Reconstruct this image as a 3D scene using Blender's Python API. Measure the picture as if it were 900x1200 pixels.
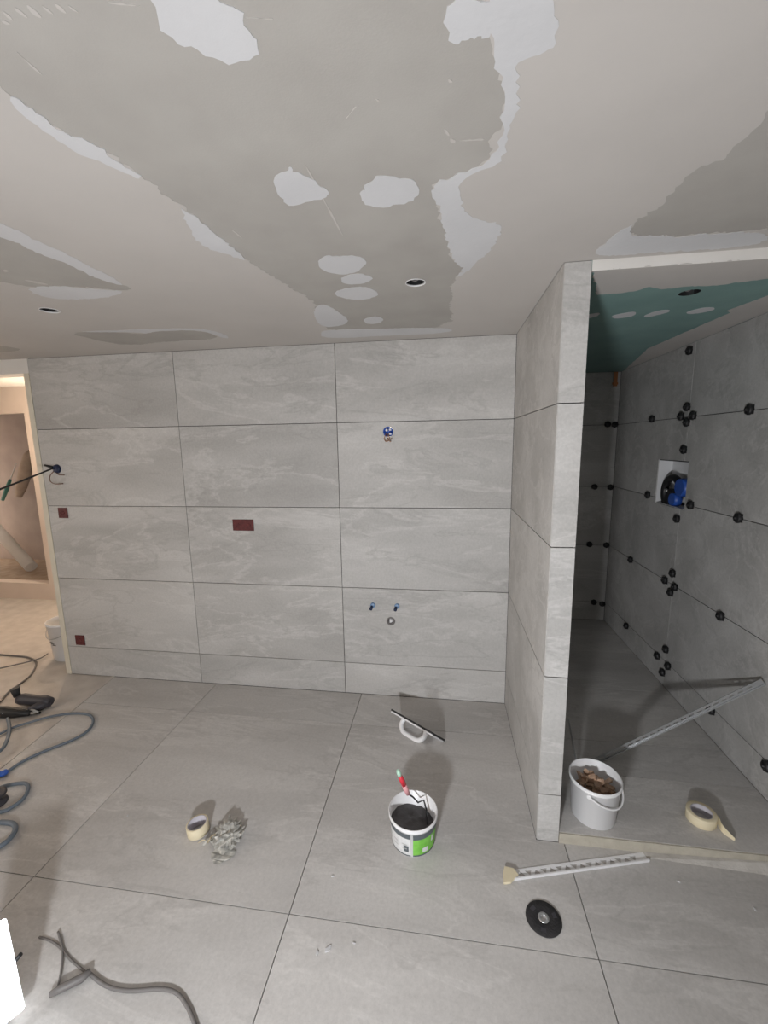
import bpy, bmesh, math, random
from mathutils import Vector, Matrix, Euler, noise
from mathutils.geometry import tessellate_polygon

for o in list(bpy.data.objects):
    bpy.data.objects.remove(o, do_unlink=True)
scene = bpy.context.scene
COL = scene.collection
random.seed(7)

# ------------------------------------------------------------------ camera
F_PX = 493.64                      # focal length in pixels of the 900 x 1200 frame
CAM = Vector((1.9443, -2.9341, 1.9004))
RX, RY, RZ = -0.1596, 0.0155, 0.1426
R3 = (Matrix.Rotation(RZ, 3, 'Z') @ Matrix.Rotation(RX, 3, 'X') @ Matrix.Rotation(RY, 3, 'Y'))
RIGHT, FWD, UP = R3.col[0].copy(), R3.col[1].copy(), R3.col[2].copy()
cam_data = bpy.data.cameras.new('camera')
cam_data.sensor_fit = 'VERTICAL'
cam_data.sensor_height = 36.0
cam_data.sensor_width = 27.0
cam_data.lens = 36.0 * F_PX / 1200.0
cam_data.clip_start = 0.02
cam = bpy.data.objects.new('camera', cam_data)
COL.objects.link(cam)
m4 = Matrix((RIGHT, UP, -FWD)).transposed().to_4x4()
m4.translation = CAM
cam.matrix_world = m4
scene.camera = cam

# ------------------------------------------------------------------ world, exposure, lights
world = bpy.data.worlds.new('daylight')
scene.world = world
world.use_nodes = True
bg = world.node_tree.nodes['Background']
bg.inputs[0].default_value = (1.0, 0.87, 0.75, 1)
bg.inputs[1].default_value = 4.6
vs = scene.view_settings
vs.view_transform = 'Standard'
vs.look = 'None'
vs.gamma = 1.0
vs.use_curve_mapping = False
vs.exposure = 0.0
KEY_POS = Vector((1.50, -3.38, 0.91))      # work lamp on the stand beside the photographer
KEY_POWER = 60.0
HALL_POWER = 46.0
SECOND_LAMP = 7.0

# ------------------------------------------------------------------ helpers
def W(u, v, axis, val):
    """pixel of the photograph -> point where its ray meets the plane axis = val"""
    d = R3 @ Vector(((u - 450) / F_PX, 1.0, -(v - 600) / F_PX))
    t = (val - CAM[axis]) / d[axis]
    return CAM + d * t

class MB:
    def __init__(self):
        self.v, self.f, self.s = [], [], []
    def add(self, vs, fs, smooth=False):
        b = len(self.v)
        self.v += [tuple(x) for x in vs]
        for f in fs:
            self.f.append(tuple(i + b for i in f)); self.s.append(smooth)
        return self
    def box(self, c, s, rot=None):
        c = Vector(c); h = Vector(s) / 2
        vs = [Vector((x * h.x, y * h.y, z * h.z)) for x in (-1, 1) for y in (-1, 1) for z in (-1, 1)]
        if rot is not None: vs = [rot @ x for x in vs]
        return self.add([c + x for x in vs], [(0,1,3,2),(4,6,7,5),(0,4,5,1),(2,3,7,6),(0,2,6,4),(1,5,7,3)])
    def bbox(self, a, b):
        a, b = Vector(a), Vector(b)
        return self.box((a + b) / 2, b - a)
    def bevbox(self, c, s, bev=.004, rot=None):
        # box with chamfered vertical silhouette: three stacked rings
        c = Vector(c); h = Vector(s) / 2; b = min(bev, min(h) * .9)
        ring = [(-h.x + b, -h.y), (h.x - b, -h.y), (h.x, -h.y + b), (h.x, h.y - b), (h.x - b, h.y), (-h.x + b, h.y), (-h.x, h.y - b), (-h.x, -h.y + b)]
        vs = []
        for z, k in ((-h.z, b), (-h.z + b, 0), (h.z - b, 0), (h.z, b)):
            for x, y in ring:
                vs.append(Vector((x - math.copysign(min(k, abs(x)), x), y - math.copysign(min(k, abs(y)), y), z)))
        if rot is not None: vs = [rot @ x for x in vs]
        fs = [tuple(range(7, -1, -1)), tuple(range(24, 32))]
        for r in range(3):
            for i in range(8):
                j = (i + 1) % 8
                fs.append((r*8+i, r*8+j, r*8+8+j, r*8+8+i))
        return self.add([c + x for x in vs], fs)
    def lathe(self, prof, c=(0,0,0), rot=None, seg=32, flute=None, smooth=True, arc=None):
        c = Vector(c); vs = []; n = seg
        for r, z in prof:
            for i in range(n):
                a = 2 * math.pi * i / n
                rr = r * (1 + (flute[1] * math.cos(flute[0] * a) if flute and r > 1e-5 else 0))
                p = Vector((rr * math.cos(a), rr * math.sin(a), z))
                if rot is not None: p = rot @ p
                vs.append(c + p)
        fs = []
        for k in range(len(prof) - 1):
            for i in range(n):
                j = (i + 1) % n
                fs.append((k*n+i, k*n+j, k*n+n+j, k*n+n+i))
        self.add(vs, fs, smooth)
        b = len(self.v) - len(vs)
        if prof[0][0] > 1e-6 and prof[0] != prof[-1]:
            pass
        return self
    def cyl(self, a, b, r, r2=None, seg=20, smooth=True):
        a, b = Vector(a), Vector(b); d = b - a; L = d.length
        q = d.to_track_quat('Z', 'Y').to_matrix()
        r2 = r if r2 is None else r2
        n0 = len(self.v)
        self.lathe([(r, 0), (r2, L)], a, q, seg, smooth=smooth)
        self.f.append(tuple(n0 + i for i in range(seg - 1, -1, -1))); self.s.append(False)
        self.f.append(tuple(n0 + seg + i for i in range(seg))); self.s.append(False)
        return self
    def tube(self, pts, r, seg=10, closed=False, flat=None):
        pts = [Vector(p) for p in pts]; n = len(pts); vs = []
        rr = r if isinstance(r, (list, tuple)) else [r] * n
        prev = None
        for i, p in enumerate(pts):
            if closed: t = pts[(i+1) % n] - pts[i-1]
            else: t = pts[min(i+1, n-1)] - pts[max(i-1, 0)]
            t.normalize()
            if prev is None:
                u = t.cross(Vector((0, 0, 1)))
                if u.length < 1e-3: u = t.cross(Vector((1, 0, 0)))
            else:
                u = prev - t * prev.dot(t)
            u.normalize(); w = t.cross(u); prev = u
            for k in range(seg):
                a = 2 * math.pi * k / seg
                vs.append(p + u * (rr[i] * math.cos(a)) + w * (rr[i] * math.sin(a)))
        fs = []
        for i in range(n if closed else n - 1):
            i2 = (i + 1) % n
            for k in range(seg):
                k2 = (k + 1) % seg
                fs.append((i*seg+k, i*seg+k2, i2*seg+k2, i2*seg+k))
        self.add(vs, fs, True)
        if not closed:
            b = len(self.v) - len(vs)
            self.f.append(tuple(b + k for k in range(seg - 1, -1, -1))); self.s.append(False)
            self.f.append(tuple(b + (n-1)*seg + k for k in range(seg))); self.s.append(False)
        return self
    def prism(self, outer, holes, frame, d0, d1):
        """outline with holes in a plane, extruded from d0 to d1; frame(a, b, d) -> xyz"""
        loops = [outer] + list(holes)
        tri = tessellate_polygon([[Vector((a, b, 0)) for a, b in L] for L in loops])
        flat = [p for L in loops for p in L]; n = len(flat)
        vs = [frame(a, b, d0) for a, b in flat] + [frame(a, b, d1) for a, b in flat]
        fs = [tuple(t) for t in tri] + [tuple(n + i for i in reversed(t)) for t in tri]
        o = 0
        for L in loops:
            m = len(L)
            for i in range(m):
                j = (i + 1) % m
                fs.append((o+i, o+j, n+o+j, n+o+i))
            o += m
        return self.add(vs, fs)
    def obj(self, name, mat, parent=None, loc=None, merge=True):
        me = bpy.data.meshes.new(name)
        if loc is not None:
            L = Vector(loc); vv = [tuple(Vector(x) - L) for x in self.v]
        else: vv = self.v
        me.from_pydata(vv, [], self.f)
        for p, s in zip(me.polygons, self.s): p.use_smooth = s
        bm = bmesh.new(); bm.from_mesh(me)
        bmesh.ops.recalc_face_normals(bm, faces=bm.faces)
        bm.to_mesh(me); bm.free()
        me.materials.append(mat)
        o = bpy.data.objects.new(name, me); COL.objects.link(o)
        if loc is not None: o.location = loc
        if parent is not None: o.parent = parent
        return o

def FY(y0, s=1):  return lambda a, b, d: (a, y0 + s * d, b)      # plane facing -Y, (x, z)
def FX(x0, s=1):  return lambda a, b, d: (x0 + s * d, a, b)      # plane facing X, (y, z)
def FZ(z0, s=1):  return lambda a, b, d: (a, b, z0 + s * d)      # horizontal plane, (x, y)
def rect(a0, b0, a1, b1): return [(a0, b0), (a1, b0), (a1, b1), (a0, b1)]
def circle(a, b, r, n=20): return [(a + r * math.cos(2*math.pi*i/n), b + r * math.sin(2*math.pi*i/n)) for i in range(n)]
def smooth_path(pts, n=8):
    pts = [Vector(p) for p in pts]; out = []
    for i in range(len(pts) - 1):
        p0, p1, p2, p3 = pts[max(i-1, 0)], pts[i], pts[i+1], pts[min(i+2, len(pts)-1)]
        for k in range(n):
            t = k / n
            out.append(.5 * ((2*p1) + (p2 - p0)*t + (2*p0 - 5*p1 + 4*p2 - p3)*t*t + (3*p1 - p0 - 3*p2 + p3)*t**3))
    return out + [pts[-1]]

def tag(o, label, cat, group=None):
    o['label'] = label; o['category'] = cat
    if group: o['group'] = group
    return o
def structure(o): o['kind'] = 'structure'; return o
def thing(name, label, cat, loc, group=None, rot=None):
    e = bpy.data.objects.new(name, None); COL.objects.link(e)
    e.empty_display_size = .05; e.location = loc
    if rot is not None: e.rotation_euler = rot
    return tag(e, label, cat, group)
def dup(root, label=None, loc=None, rot=None):
    r = root.copy(); COL.objects.link(r)
    if label: r['label'] = label
    if loc is not None: r.location = loc
    if rot is not None: r.rotation_euler = rot
    for ch in root.children:
        c = ch.copy(); COL.objects.link(c); c.parent = r
    return r

# ------------------------------------------------------------------ materials
def new_mat(name, col, rough=.6, metal=0.0, spec=.5):
    m = bpy.data.materials.new(name); m.use_nodes = True
    b = m.node_tree.nodes['Principled BSDF']
    b.inputs['Base Color'].default_value = (*col, 1)
    b.inputs['Roughness'].default_value = rough
    b.inputs['Metallic'].default_value = metal
    b.inputs['Specular IOR Level'].default_value = spec
    return m
def srgb(r, g, b):
    f = lambda c: (c/255/12.92) if c/255 <= .04045 else ((c/255 + .055)/1.055)**2.4
    return (f(r), f(g), f(b))
def mottled(name, c1, c2, scale=6, detail=6, rough=.7, bump=0.0, bscale=60, lo=.3, hi=.7):
    m = new_mat(name, c1, rough); nt = m.node_tree; N = nt.nodes; L = nt.links
    b = N['Principled BSDF']
    tc = N.new('ShaderNodeTexCoord')
    n = N.new('ShaderNodeTexNoise'); n.inputs['Scale'].default_value = scale; n.inputs['Detail'].default_value = detail
    r = N.new('ShaderNodeValToRGB')
    r.color_ramp.elements[0].position = lo; r.color_ramp.elements[0].color = (*c1, 1)
    r.color_ramp.elements[1].position = hi; r.color_ramp.elements[1].color = (*c2, 1)
    L.new(tc.outputs['Object'], n.inputs['Vector']); L.new(n.outputs['Fac'], r.inputs['Fac']); L.new(r.outputs['Color'], b.inputs['Base Color'])
    if bump:
        n2 = N.new('ShaderNodeTexNoise'); n2.inputs['Scale'].default_value = bscale; n2.inputs['Detail'].default_value = 5
        bp = N.new('ShaderNodeBump'); bp.inputs['Strength'].default_value = bump; bp.inputs['Distance'].default_value = .01
        L.new(tc.outputs['Object'], n2.inputs['Vector']); L.new(n2.outputs['Fac'], bp.inputs['Height']); L.new(bp.outputs['Normal'], b.inputs['Normal'])
    return m

def stone_tile(name, dark, mid, light, rough=.42):
    m = new_mat(name, mid, rough); nt = m.node_tree; N = nt.nodes; L = nt.links
    b = N['Principled BSDF']
    tc = N.new('ShaderNodeTexCoord'); oi = N.new('ShaderNodeObjectInfo')
    mul = N.new('ShaderNodeMath'); mul.operation = 'MULTIPLY'; mul.inputs[1].default_value = 37.0
    L.new(oi.outputs['Random'], mul.inputs[0])
    cmb = N.new('ShaderNodeCombineXYZ')
    for i in range(3): L.new(mul.outputs[0], cmb.inputs[i])
    add = N.new('ShaderNodeVectorMath'); add.operation = 'ADD'
    L.new(tc.outputs['Object'], add.inputs[0]); L.new(cmb.outputs[0], add.inputs[1])
    mp = N.new('ShaderNodeMapping')
    mp.inputs['Rotation'].default_value = (.55, .5, .62); mp.inputs['Scale'].default_value = (.7, 2.4, 2.4)
    L.new(add.outputs[0], mp.inputs['Vector'])
    def nz(scale, detail, rgh, dist, vec):
        n = N.new('ShaderNodeTexNoise')
        n.inputs['Scale'].default_value = scale; n.inputs['Detail'].default_value = detail
        n.inputs['Roughness'].default_value = rgh; n.inputs['Distortion'].default_value = dist
        L.new(vec, n.inputs['Vector']); return n.outputs['Fac']
    def ramp(fac, stops):
        r = N.new('ShaderNodeValToRGB'); e = r.color_ramp.elements
        while len(e) < len(stops): e.new(.5)
        for k, (p, c) in zip(e, stops): k.position = p; k.color = (*c, 1)
        L.new(fac, r.inputs['Fac']); return r.outputs['Color']
    def mix(kind, fac, a, c):
        x = N.new('ShaderNodeMix'); x.data_type = 'RGBA'; x.blend_type = kind
        if isinstance(fac, float): x.inputs[0].default_value = fac
        else: L.new(fac, x.inputs[0])
        L.new(a, x.inputs[6])
        if isinstance(c, tuple): x.inputs[7].default_value = (*c, 1)
        else: L.new(c, x.inputs[7])
        return x.outputs[2]
    base = ramp(nz(1.15, 5, .5, .35, mp.outputs[0]), [(.32, dark), (.5, mid), (.68, light)])
    # broad soft clouds and thin pale veins running the same way
    vein = ramp(nz(1.3, 7, .6, .55, mp.outputs[0]), [(.50, (0,0,0)), (.53, (.55,.55,.55)), (.545, (.12,.12,.12)), (.62, (0,0,0))])
    base = mix('MIX', vein, base, tuple(min(1, c * 1.10) for c in light))
    vein2 = ramp(nz(1.9, 6, .6, .6, mp.outputs[0]), [(.40, (0,0,0)), (.43, (.40,.40,.40)), (.46, (0,0,0))])
    base = mix('MIX', vein2, base, tuple(c * .86 for c in dark))
    spk = ramp(nz(75, 4, .7, 0, add.outputs[0]), [(.3, (.90,.90,.90)), (.7, (1.07,1.07,1.07))])
    base = mix('MULTIPLY', 1.0, base, spk)
    # every tile a little lighter or darker than its neighbour
    rr = ramp(oi.outputs['Random'], [(0, (.95,.95,.95)), (1, (1.04,1.035,1.03))])
    base = mix('MULTIPLY', 1.0, base, rr)
    L.new(base, b.inputs['Base Color'])
    bp = N.new('ShaderNodeBump'); bp.inputs['Strength'].default_value = .12; bp.inputs['Distance'].default_value = .004
    L.new(nz(40, 6, .65, .3, add.outputs[0]), bp.inputs['Height']); L.new(bp.outputs['Normal'], b.inputs['Normal'])
    return m

M_tile = stone_tile('stone_tile', (.372, .364, .352), (.44, .432, .42), (.51, .502, .49), .6)
M_ftile = stone_tile('stone_floor_tile', (.445, .43, .416), (.505, .49, .476), (.555, .54, .525), .6)
M_grout = new_mat('dark_joint', (.05, .048, .045), .9)
M_board = mottled('plasterboard_paper', (.335, .318, .295), (.375, .358, .333), 5, 8, .85, .05, 200)
M_skim = mottled('dry_skim_coat', (.44, .415, .393), (.475, .45, .426), 2.2, 5, .85, .06, 30)
M_fresh = mottled('fresh_white_filler', (.505, .505, .515), (.545, .545, .555), 5, 5, .8, .08, 50)
M_green = mottled('green_moisture_board', (.155, .255, .24), (.19, .30, .28), 4, 7, .8)
M_plaster = mottled('white_plaster', (.66, .64, .61), (.72, .70, .67), 3, 5, .85, .05, 40)
M_pink = mottled('raw_pinkish_plaster', (.70, .60, .53), (.77, .67, .60), 3, 5, .85, .05, 40)
M_cream = mottled('cream_edge_plaster', (.60, .56, .46), (.66, .62, .53), 8, 5, .8)
M_screed = mottled('dusty_screed', (.47, .435, .40), (.58, .54, .50), 9, 9, .85, .15, 80)
M_sill = mottled('beige_bare_edge', (.38, .35, .29), (.46, .43, .36), 20, 8, .85, .3, 90)
M_whiteplastic = new_mat('white_plastic', (.74, .74, .75), .35)
M_greyplastic = new_mat('grey_plastic', (.36, .36, .35), .4)
M_black = new_mat('black_plastic', (.012, .012, .013), .5)
M_blackrub = new_mat('black_rubber', (.02, .02, .022), .65)
M_blue = new_mat('blue_plastic', (.03, .10, .42), .35)
M_darkblue = new_mat('dark_blue_plastic', (.013, .022, .06), .4)
M_paleblue = new_mat('grey_blue_plastic', (.16, .26, .42), .4)
M_maroon = mottled('maroon_plastic', (.07, .011, .013), (.13, .022, .022), 40, 4, .6)
M_copper = new_mat('copper_wire', (.35, .20, .13), .45, .3)
M_brownwire = new_mat('brown_wire', (.16, .085, .06), .5)
M_greywire = new_mat('grey_wire', (.16, .15, .145), .5)
M_steel = new_mat('brushed_steel', (.55, .56, .57), .35, .9)
M_galv = new_mat('grey_aluminium', (.45, .46, .47), .4, .7)
M_grout_wet = mottled('wet_dark_grout', (.075, .072, .075), (.11, .105, .108), 30, 6, .7, .5, 60)
M_red = new_mat('red_plastic', (.62, .03, .05), .4)
M_pink_pl = new_mat('pink_plastic', (.72, .36, .38), .45)
M_mint = new_mat('mint_plastic', (.40, .62, .50), .45)
M_labelgreen = mottled('green_label_print', (.13, .42, .04), (.22, .55, .09), 30, 5, .5)
M_labelgrey = new_mat('grey_label_print', (.09, .105, .115), .5)
M_labelwhite = mottled('white_label_print', (.56, .57, .57), (.66, .66, .66), 60, 4, .5)
M_masking = new_mat('cream_masking_tape', (.70, .62, .44), .7)
M_cardcore = new_mat('grey_card_core', (.50, .48, .52), .8)
M_crumple = mottled('crumpled_tape_film', (.27, .27, .255), (.60, .58, .53), 45, 6, .45)
M_wedge = mottled('brown_wedge_plastic', (.34, .21, .14), (.55, .39, .28), 20, 3, .55)
M_disc = mottled('black_abrasive', (.012, .012, .013), (.028, .026, .028), 90, 4, .75, .3, 200)
M_hose = new_mat('blue_grey_hose', (.135, .165, .20), .5)
M_darkgrey = new_mat('dark_grey_tool_body', (.045, .042, .05), .5)
M_brownpaper = mottled('brown_dust', (.34, .26, .19), (.46, .37, .29), 10, 7, .9)
M_alcoveshade = mottled('shade_darkened_alcove_plaster', (.36, .31, .285), (.46, .40, .37), 3, 5, .9)  # alcove plaster made darker: the dimness in there is put into its colour
M_dust = mottled('grey_mortar_dust', (.38, .36, .335), (.52, .50, .47), 14, 7, .9, .4, 60)
M_tan = mottled('tan_fabric', (.38, .31, .25), (.48, .40, .33), 12, 5, .8)
M_wood = new_mat('orange_wood', (.40, .16, .06), .7)
M_glow = bpy.data.materials.new('lamp_glass'); M_glow.use_nodes = True
_b = M_glow.node_tree.nodes['Principled BSDF']
_b.inputs['Base Color'].default_value = (.8, .8, .8, 1)
_b.inputs['Emission Color'].default_value = (.92, .96, 1, 1); _b.inputs['Emission Strength'].default_value = SECOND_LAMP
M_bulb = bpy.data.materials.new('warm_bulb'); M_bulb.use_nodes = True
_b = M_bulb.node_tree.nodes['Principled BSDF']
_b.inputs['Emission Color'].default_value = (1, .74, .5, 1); _b.inputs['Emission Strength'].default_value = 12

# ------------------------------------------------------------------ room dimensions
H = 2.584                 # main ceiling
HS = 2.548                # shower ceiling
HH = 2.64                 # hall ceiling
XL, XC, XP, XR = -1.2, 2.4, 2.5025, 3.605     # tiled wall left end, partition faces, right wall
YP, YS = -1.0925, 1.5                         # partition end, shower back wall
ZS = .055                                     # shower floor
XW, YR = -2.7, -4.7                           # left wall, rear wall (behind the camera)
YH = 1.57                                     # far wall of the hall
ROWS = [0, .253, .853, 1.453, 2.053, H]
GAP, TH = .0045, .010

def tile(parent, outer, holes, frame, d0, d1, mat=M_tile, name='tile'):
    m = MB().prism(outer, holes, frame, d0, d1)
    a = [Vector(x) for x in m.v]
    lo = Vector([min(q[i] for q in a) for i in range(3)]); hi = Vector([max(q[i] for q in a) for i in range(3)])
    return m.obj(name, mat, parent, loc=(lo + hi) / 2)
def inset(a0, b0, a1, b1, g=GAP/2): return rect(a0 + g, b0 + g, a1 - g, b1 - g)

# ---- back wall with three columns of tiles
def wp(u, v): p = W(u, v, 1, 0.0); return (p.x, p.z)
box_right = wp(454.8, 506); box_left = wp(67, 549.5)
pipe_a = wp(437, 709); pipe_b = wp(465.3, 710); drain = wp(458, 728)
HOLES = [(*box_right, .036), (*box_left, .036), (*pipe_a, .019), (*pipe_b, .019), (*drain, .033)]
wall_back = structure(MB().prism(rect(XL, -.02, XC + .012, H + .1), [circle(a, b, r + .003) for a, b, r in HOLES], FY(TH), 0, .12)
                      .obj('wall_back', M_grout))
for i in range(3):
    for j in range(5):
        x0, x1 = XL + 1.2 * i, XL + 1.2 * (i + 1)
        z0, z1 = ROWS[j], ROWS[j + 1]
        hs = [circle(a, b, r) for a, b, r in HOLES if x0 < a < x1 and z0 < b < z1]
        tile(wall_back, inset(x0, z0, x1, z1), hs, FY(0), 0, TH)
trim = structure(MB().bbox((XL - .045, -.004, 0), (XL, .13, 2.476)).obj('trim_1', M_cream))
wall_header = structure(MB().bbox((XW - 3.5, .0, 2.476), (XL, .13, H + .1)).obj('wall_header', M_plaster))

# ---- partition between room and shower
wall_part = structure(MB().bbox((XC + TH, YP + TH, -.02), (XP - TH, YS, H + .1)).obj('wall_partition', M_grout))
for j in range(5):
    z0, z1 = ROWS[j], ROWS[j + 1]
    tile(wall_part, inset(YP + .004, z0, 0, z1), [], FX(XC), 0, TH)
    tile(wall_part, inset(XC, z0, XP, z1, .0022), [], FY(YP), 0, TH)
    zz0, zz1 = max(z0, ZS), min(z1, HS)
    for y0, y1 in ((YP + .012, .285), (.285, YS)):
        tile(wall_part, inset(y0, zz0, y1, zz1), [], FX(XP - TH), 0, TH)

# ---- right wall (shower side), with the valve opening
def rp(u, v, x=XR): p = W(u, v, 0, x); return (p.y, p.z)
NY0, NY1, NZ0, NZ1 = .232, .652, 1.41, 1.752
wall_right = structure(MB().prism(rect(YR, -.02, YS + .13, H + .1), [rect(NY0, NZ0, NY1, NZ1)], FX(XR + TH), 0, .14).obj('wall_right', M_grout))
cols = [(-2.115, -.915), (-.915, .285), (.285, YS - .003)]
for y0, y1 in cols:
    for j in range(5):
        z0, z1 = ROWS[j], ROWS[j + 1]
        if y1 > -.9: z0, z1 = max(z0, ZS), min(z1, HS)
        o = inset(y0, z0, y1, z1); a0, b0 = o[0]; a1, b1 = o[2]
        cy0, cy1, cz0, cz1 = max(NY0, a0), min(NY1, a1), max(NZ0, b0), min(NZ1, b1)
        if cy0 < cy1 and cz0 < cz1:
            L, Rr, B, T = NY0 <= a0, NY1 >= a1, NZ0 <= b0, NZ1 >= b1
            if Rr and B: o = [(a0,b0),(cy0,b0),(cy0,cz1),(a1,cz1),(a1,b1),(a0,b1)]
            elif Rr and T: o = [(a0,b0),(a1,b0),(a1,cz0),(cy0,cz0),(cy0,b1),(a0,b1)]
            elif L and B: o = [(cy1,b0),(a1,b0),(a1,b1),(a0,b1),(a0,cz1),(cy1,cz1)]
            elif L and T: o = [(a0,b0),(a1,b0),(a1,b1),(cy1,b1),(cy1,cz0),(a0,cz0)]
        tile(wall_right, o, [], FX(XR), 0, TH)
structure(MB().bbox((XR - .012, YR, 0), (XR + TH, -2.117, H)).obj('wall_right_plaster', M_board))

# ---- shower back wall, floor, ceiling
wall_shower = structure(MB().bbox((XP - TH, YS + TH, -.02), (XR + TH, YS + .13, H + .1)).obj('wall_shower', M_grout))
for j in range(5):
    tile(wall_shower, inset(XP, max(ROWS[j], ZS), XR, min(ROWS[j+1], HS)), [], FY(YS), 0, TH)
floor_shower = structure(MB().bbox((XP, YP + .004, -.02), (XR + TH, YS + TH, ZS - TH)).obj('floor_shower', M_sill))
ys = [YP + .002, -.685, -.40, .20, .80, YS]
ys = [YP + .002, -.69, -.41, .19, .79, YS]
for y0, y1 in zip(ys[:-1], ys[1:]):
    tile(floor_shower, inset(XP, y0, XR, y1, .0016), [], FZ(ZS), -TH, 0, M_ftile)
sp = lambda u, v: (lambda p: (p.x, p.y))(W(u, v, 2, HS))
spot_sh = sp(808, 343)
ceiling_sh = structure(MB().prism(rect(XP - TH, YP + .002, XR + TH, YS + TH), [circle(*spot_sh, .042)], FZ(HS), 0, .16).obj('ceiling_shower', M_green))
MB().bbox((XP, YP, HS - .002), (XR, YP + .002, H)).obj('edge_bead', M_plaster, ceiling_sh)

# ---- main ceiling
cp = lambda u, v: (lambda p: (p.x, p.y))(W(u, v, 2, H))
spot_a, spot_b = cp(487, 331), cp(58, 363.5)
ceiling = structure(MB().prism([(XW, YR), (XR + TH, YR), (XR + TH, YP), (XP, YP), (XP, .0), (XW, .0)],
                               [circle(*spot_a, .042), circle(*spot_b, .042)], FZ(H), 0, .12).obj('ceiling', M_board))
def jag(poly, amp, step=.03, seed=0, closed=True):
    out = []; n = len(poly)
    for i in range(n):
        a, b = Vector(poly[i]), Vector(poly[(i+1) % n])
        k = max(1, int((b - a).length / step)); nrm = Vector((-(b-a).y, (b-a).x)).normalized()
        for t in range(k):
            q = a + (b - a) * (t / k)
            e = (noise.noise(Vector((q.x*9, q.y*9, seed))) + .7*noise.noise(Vector((q.x*31, q.y*31, seed+3))) + .8*noise.noise(Vector((q.x*70, q.y*70, seed+9))) + .6*noise.noise(Vector((q.x*160, q.y*160, seed+5)))) * amp
            out.append((q.x + nrm.x*e, q.y + nrm.y*e))
    return out
def chaikin(p, k=2):
    for _ in range(k):
        o = []
        for i in range(len(p)):
            a, b = p[i], p[(i+1) % len(p)]
            o += [(a[0]*.75 + b[0]*.25, a[1]*.75 + b[1]*.25), (a[0]*.25 + b[0]*.75, a[1]*.25 + b[1]*.75)]
        p = o
    return p
def cpoly(px, amp=.012, step=.025, seed=0, f=cp, k=2): return jag(chaikin([f(*q) for q in px], k), amp, step, seed)
G1 = [(-260,-40),(-120,35),(0,102),(22,122),(60,146),(100,166),(130,184),(165,206),(200,232),(230,254),(260,284),(285,303),(310,318),(340,335),(362,350),(371,360),(376,374),(386,388),(455,386),(528,384),(529,345),(530,326),(548,316),(531,308),(528,295),(525,275),(518,250),(510,235),(503,220),(520,210),(550,200),(575,188),(580,170),(590,135),(592,108),(582,80),(574,58),(572,30),(570,-60),(560,-160)]
G2 = [(-120,225),(0,273),(45,292),(80,308),(115,325),(153,337),(150,340),(110,338),(70,335),(40,337),(0,330),(-120,318)]
G3 = [(78,390),(115,388),(140,389.5),(168,391.5),(180,388),(235,386),(262,397),(200,400),(150,405),(120,400)]
G4 = [(-60,403),(0,404.5),(30,410),(0,413.5),(-60,417)]
G5 = [(1010,10),(905,127),(893,140),(870,166),(850,186),(835,192),(812,200),(800,210),(790,225),(770,245),(750,254),(742,263),(735,278),(800,275),(900,269),(1030,261)]
grey_holes = [cpoly(g, a, .009, i, k=1) for i, (g, a) in enumerate(((G1, .016), (G2, .012), (G3, .010), (G4, .005), (G5, .016)))]
e = .004
skim = MB().prism([(XW + e, YR + e), (XR - .016, YR + e), (XR - .016, YP - e), (XC - e, YP - e), (XC - e, -e), (XW + e, -e)],
                  grey_holes + [circle(*spot_b, .044)], FZ(H), -.0007, .001).obj('skim_coat', M_skim, ceiling)
patches = [
 [(172,-2),(205,52),(235,62),(272,77),(300,60),(302,50),(285,25),(270,8),(248,-2),(246,-30),(168,-30)],
 [(322,207),(335,200),(340,194),(350,203),(365,209),(388,227),(382,233),(368,235),(345,242),(333,235),(325,222)],
 [(423,225),(430,220),(437,206),(460,206),(485,210),(493,220),(488,234),(465,241),(440,244),(425,235)],
 [(370,310),(380,299),(395,301),(415,299),(431,305),(425,315),(405,322.5),(385,320)],
 [(397,327),(415,319),(441,325),(425,333),(405,333)],
 [(389,343),(405,337),(432,336),(447,345),(425,352),(400,349)],
 [(370,357),(385,357),(411,375),(400,382),(377,383),(368,372)],
 [(425,375),(438,370),(451,373),(445,379),(430,380)],
 [(374,389),(386,386.5),(455,385),(529,383.5),(529,390),(455,393),(380,397)],
 [(503,217),(525,208),(560,198),(578,186),(584,170),(590,140),(593,108),(583,80),(575,57),(573,-30),(650,-30),(652,42),(640,55),(615,65),(605,85),(608,110),(600,150),(590,182),(575,195),(545,206),(537,225),(545,248),(560,258),(592,262),(578,290),(565,300),(555,312),(546,319),(530,327),(546,315.5),(530,307),(528,295),(518,250)],
 [(521,5),(540,2),(578,0),(578,42),(565,47),(555,40),(545,48),(525,56)],
 [(10,110),(40,131),(60,146),(100,165),(130,183),(166,206),(160,209),(120,190),(80,172),(45,150),(15,122)],
 [(208,238),(240,262),(290,305),(280,304),(262,296),(245,292),(228,277),(218,258)],
 [(-60,236),(0,261),(50,284),(100,308),(153,337),(115,327),(80,310),(45,295),(0,276),(-60,254)],
 [(688,300),(712,282),(735,266),(744,262),(735,279),(800,276),(900,270),(900,287),(760,297)],
 [(30,338),(60,334),(110,339),(152,341),(120,349),(70,351),(45,346)],
 [(78,389),(160,389),(172,391),(182,388),(237,386),(264,397),(270,394),(238,383.5),(150,386.5)],
]
for i, pch in enumerate(patches):
    small = i in (3, 4, 5, 6, 7, 8, 16)
    MB().prism(cpoly(pch, .006 if small else .011, .010, 20 + i), [], FZ(H), -.0010 - .00004 * i, .0005).obj('filler_patch', M_fresh, ceiling)
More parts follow.
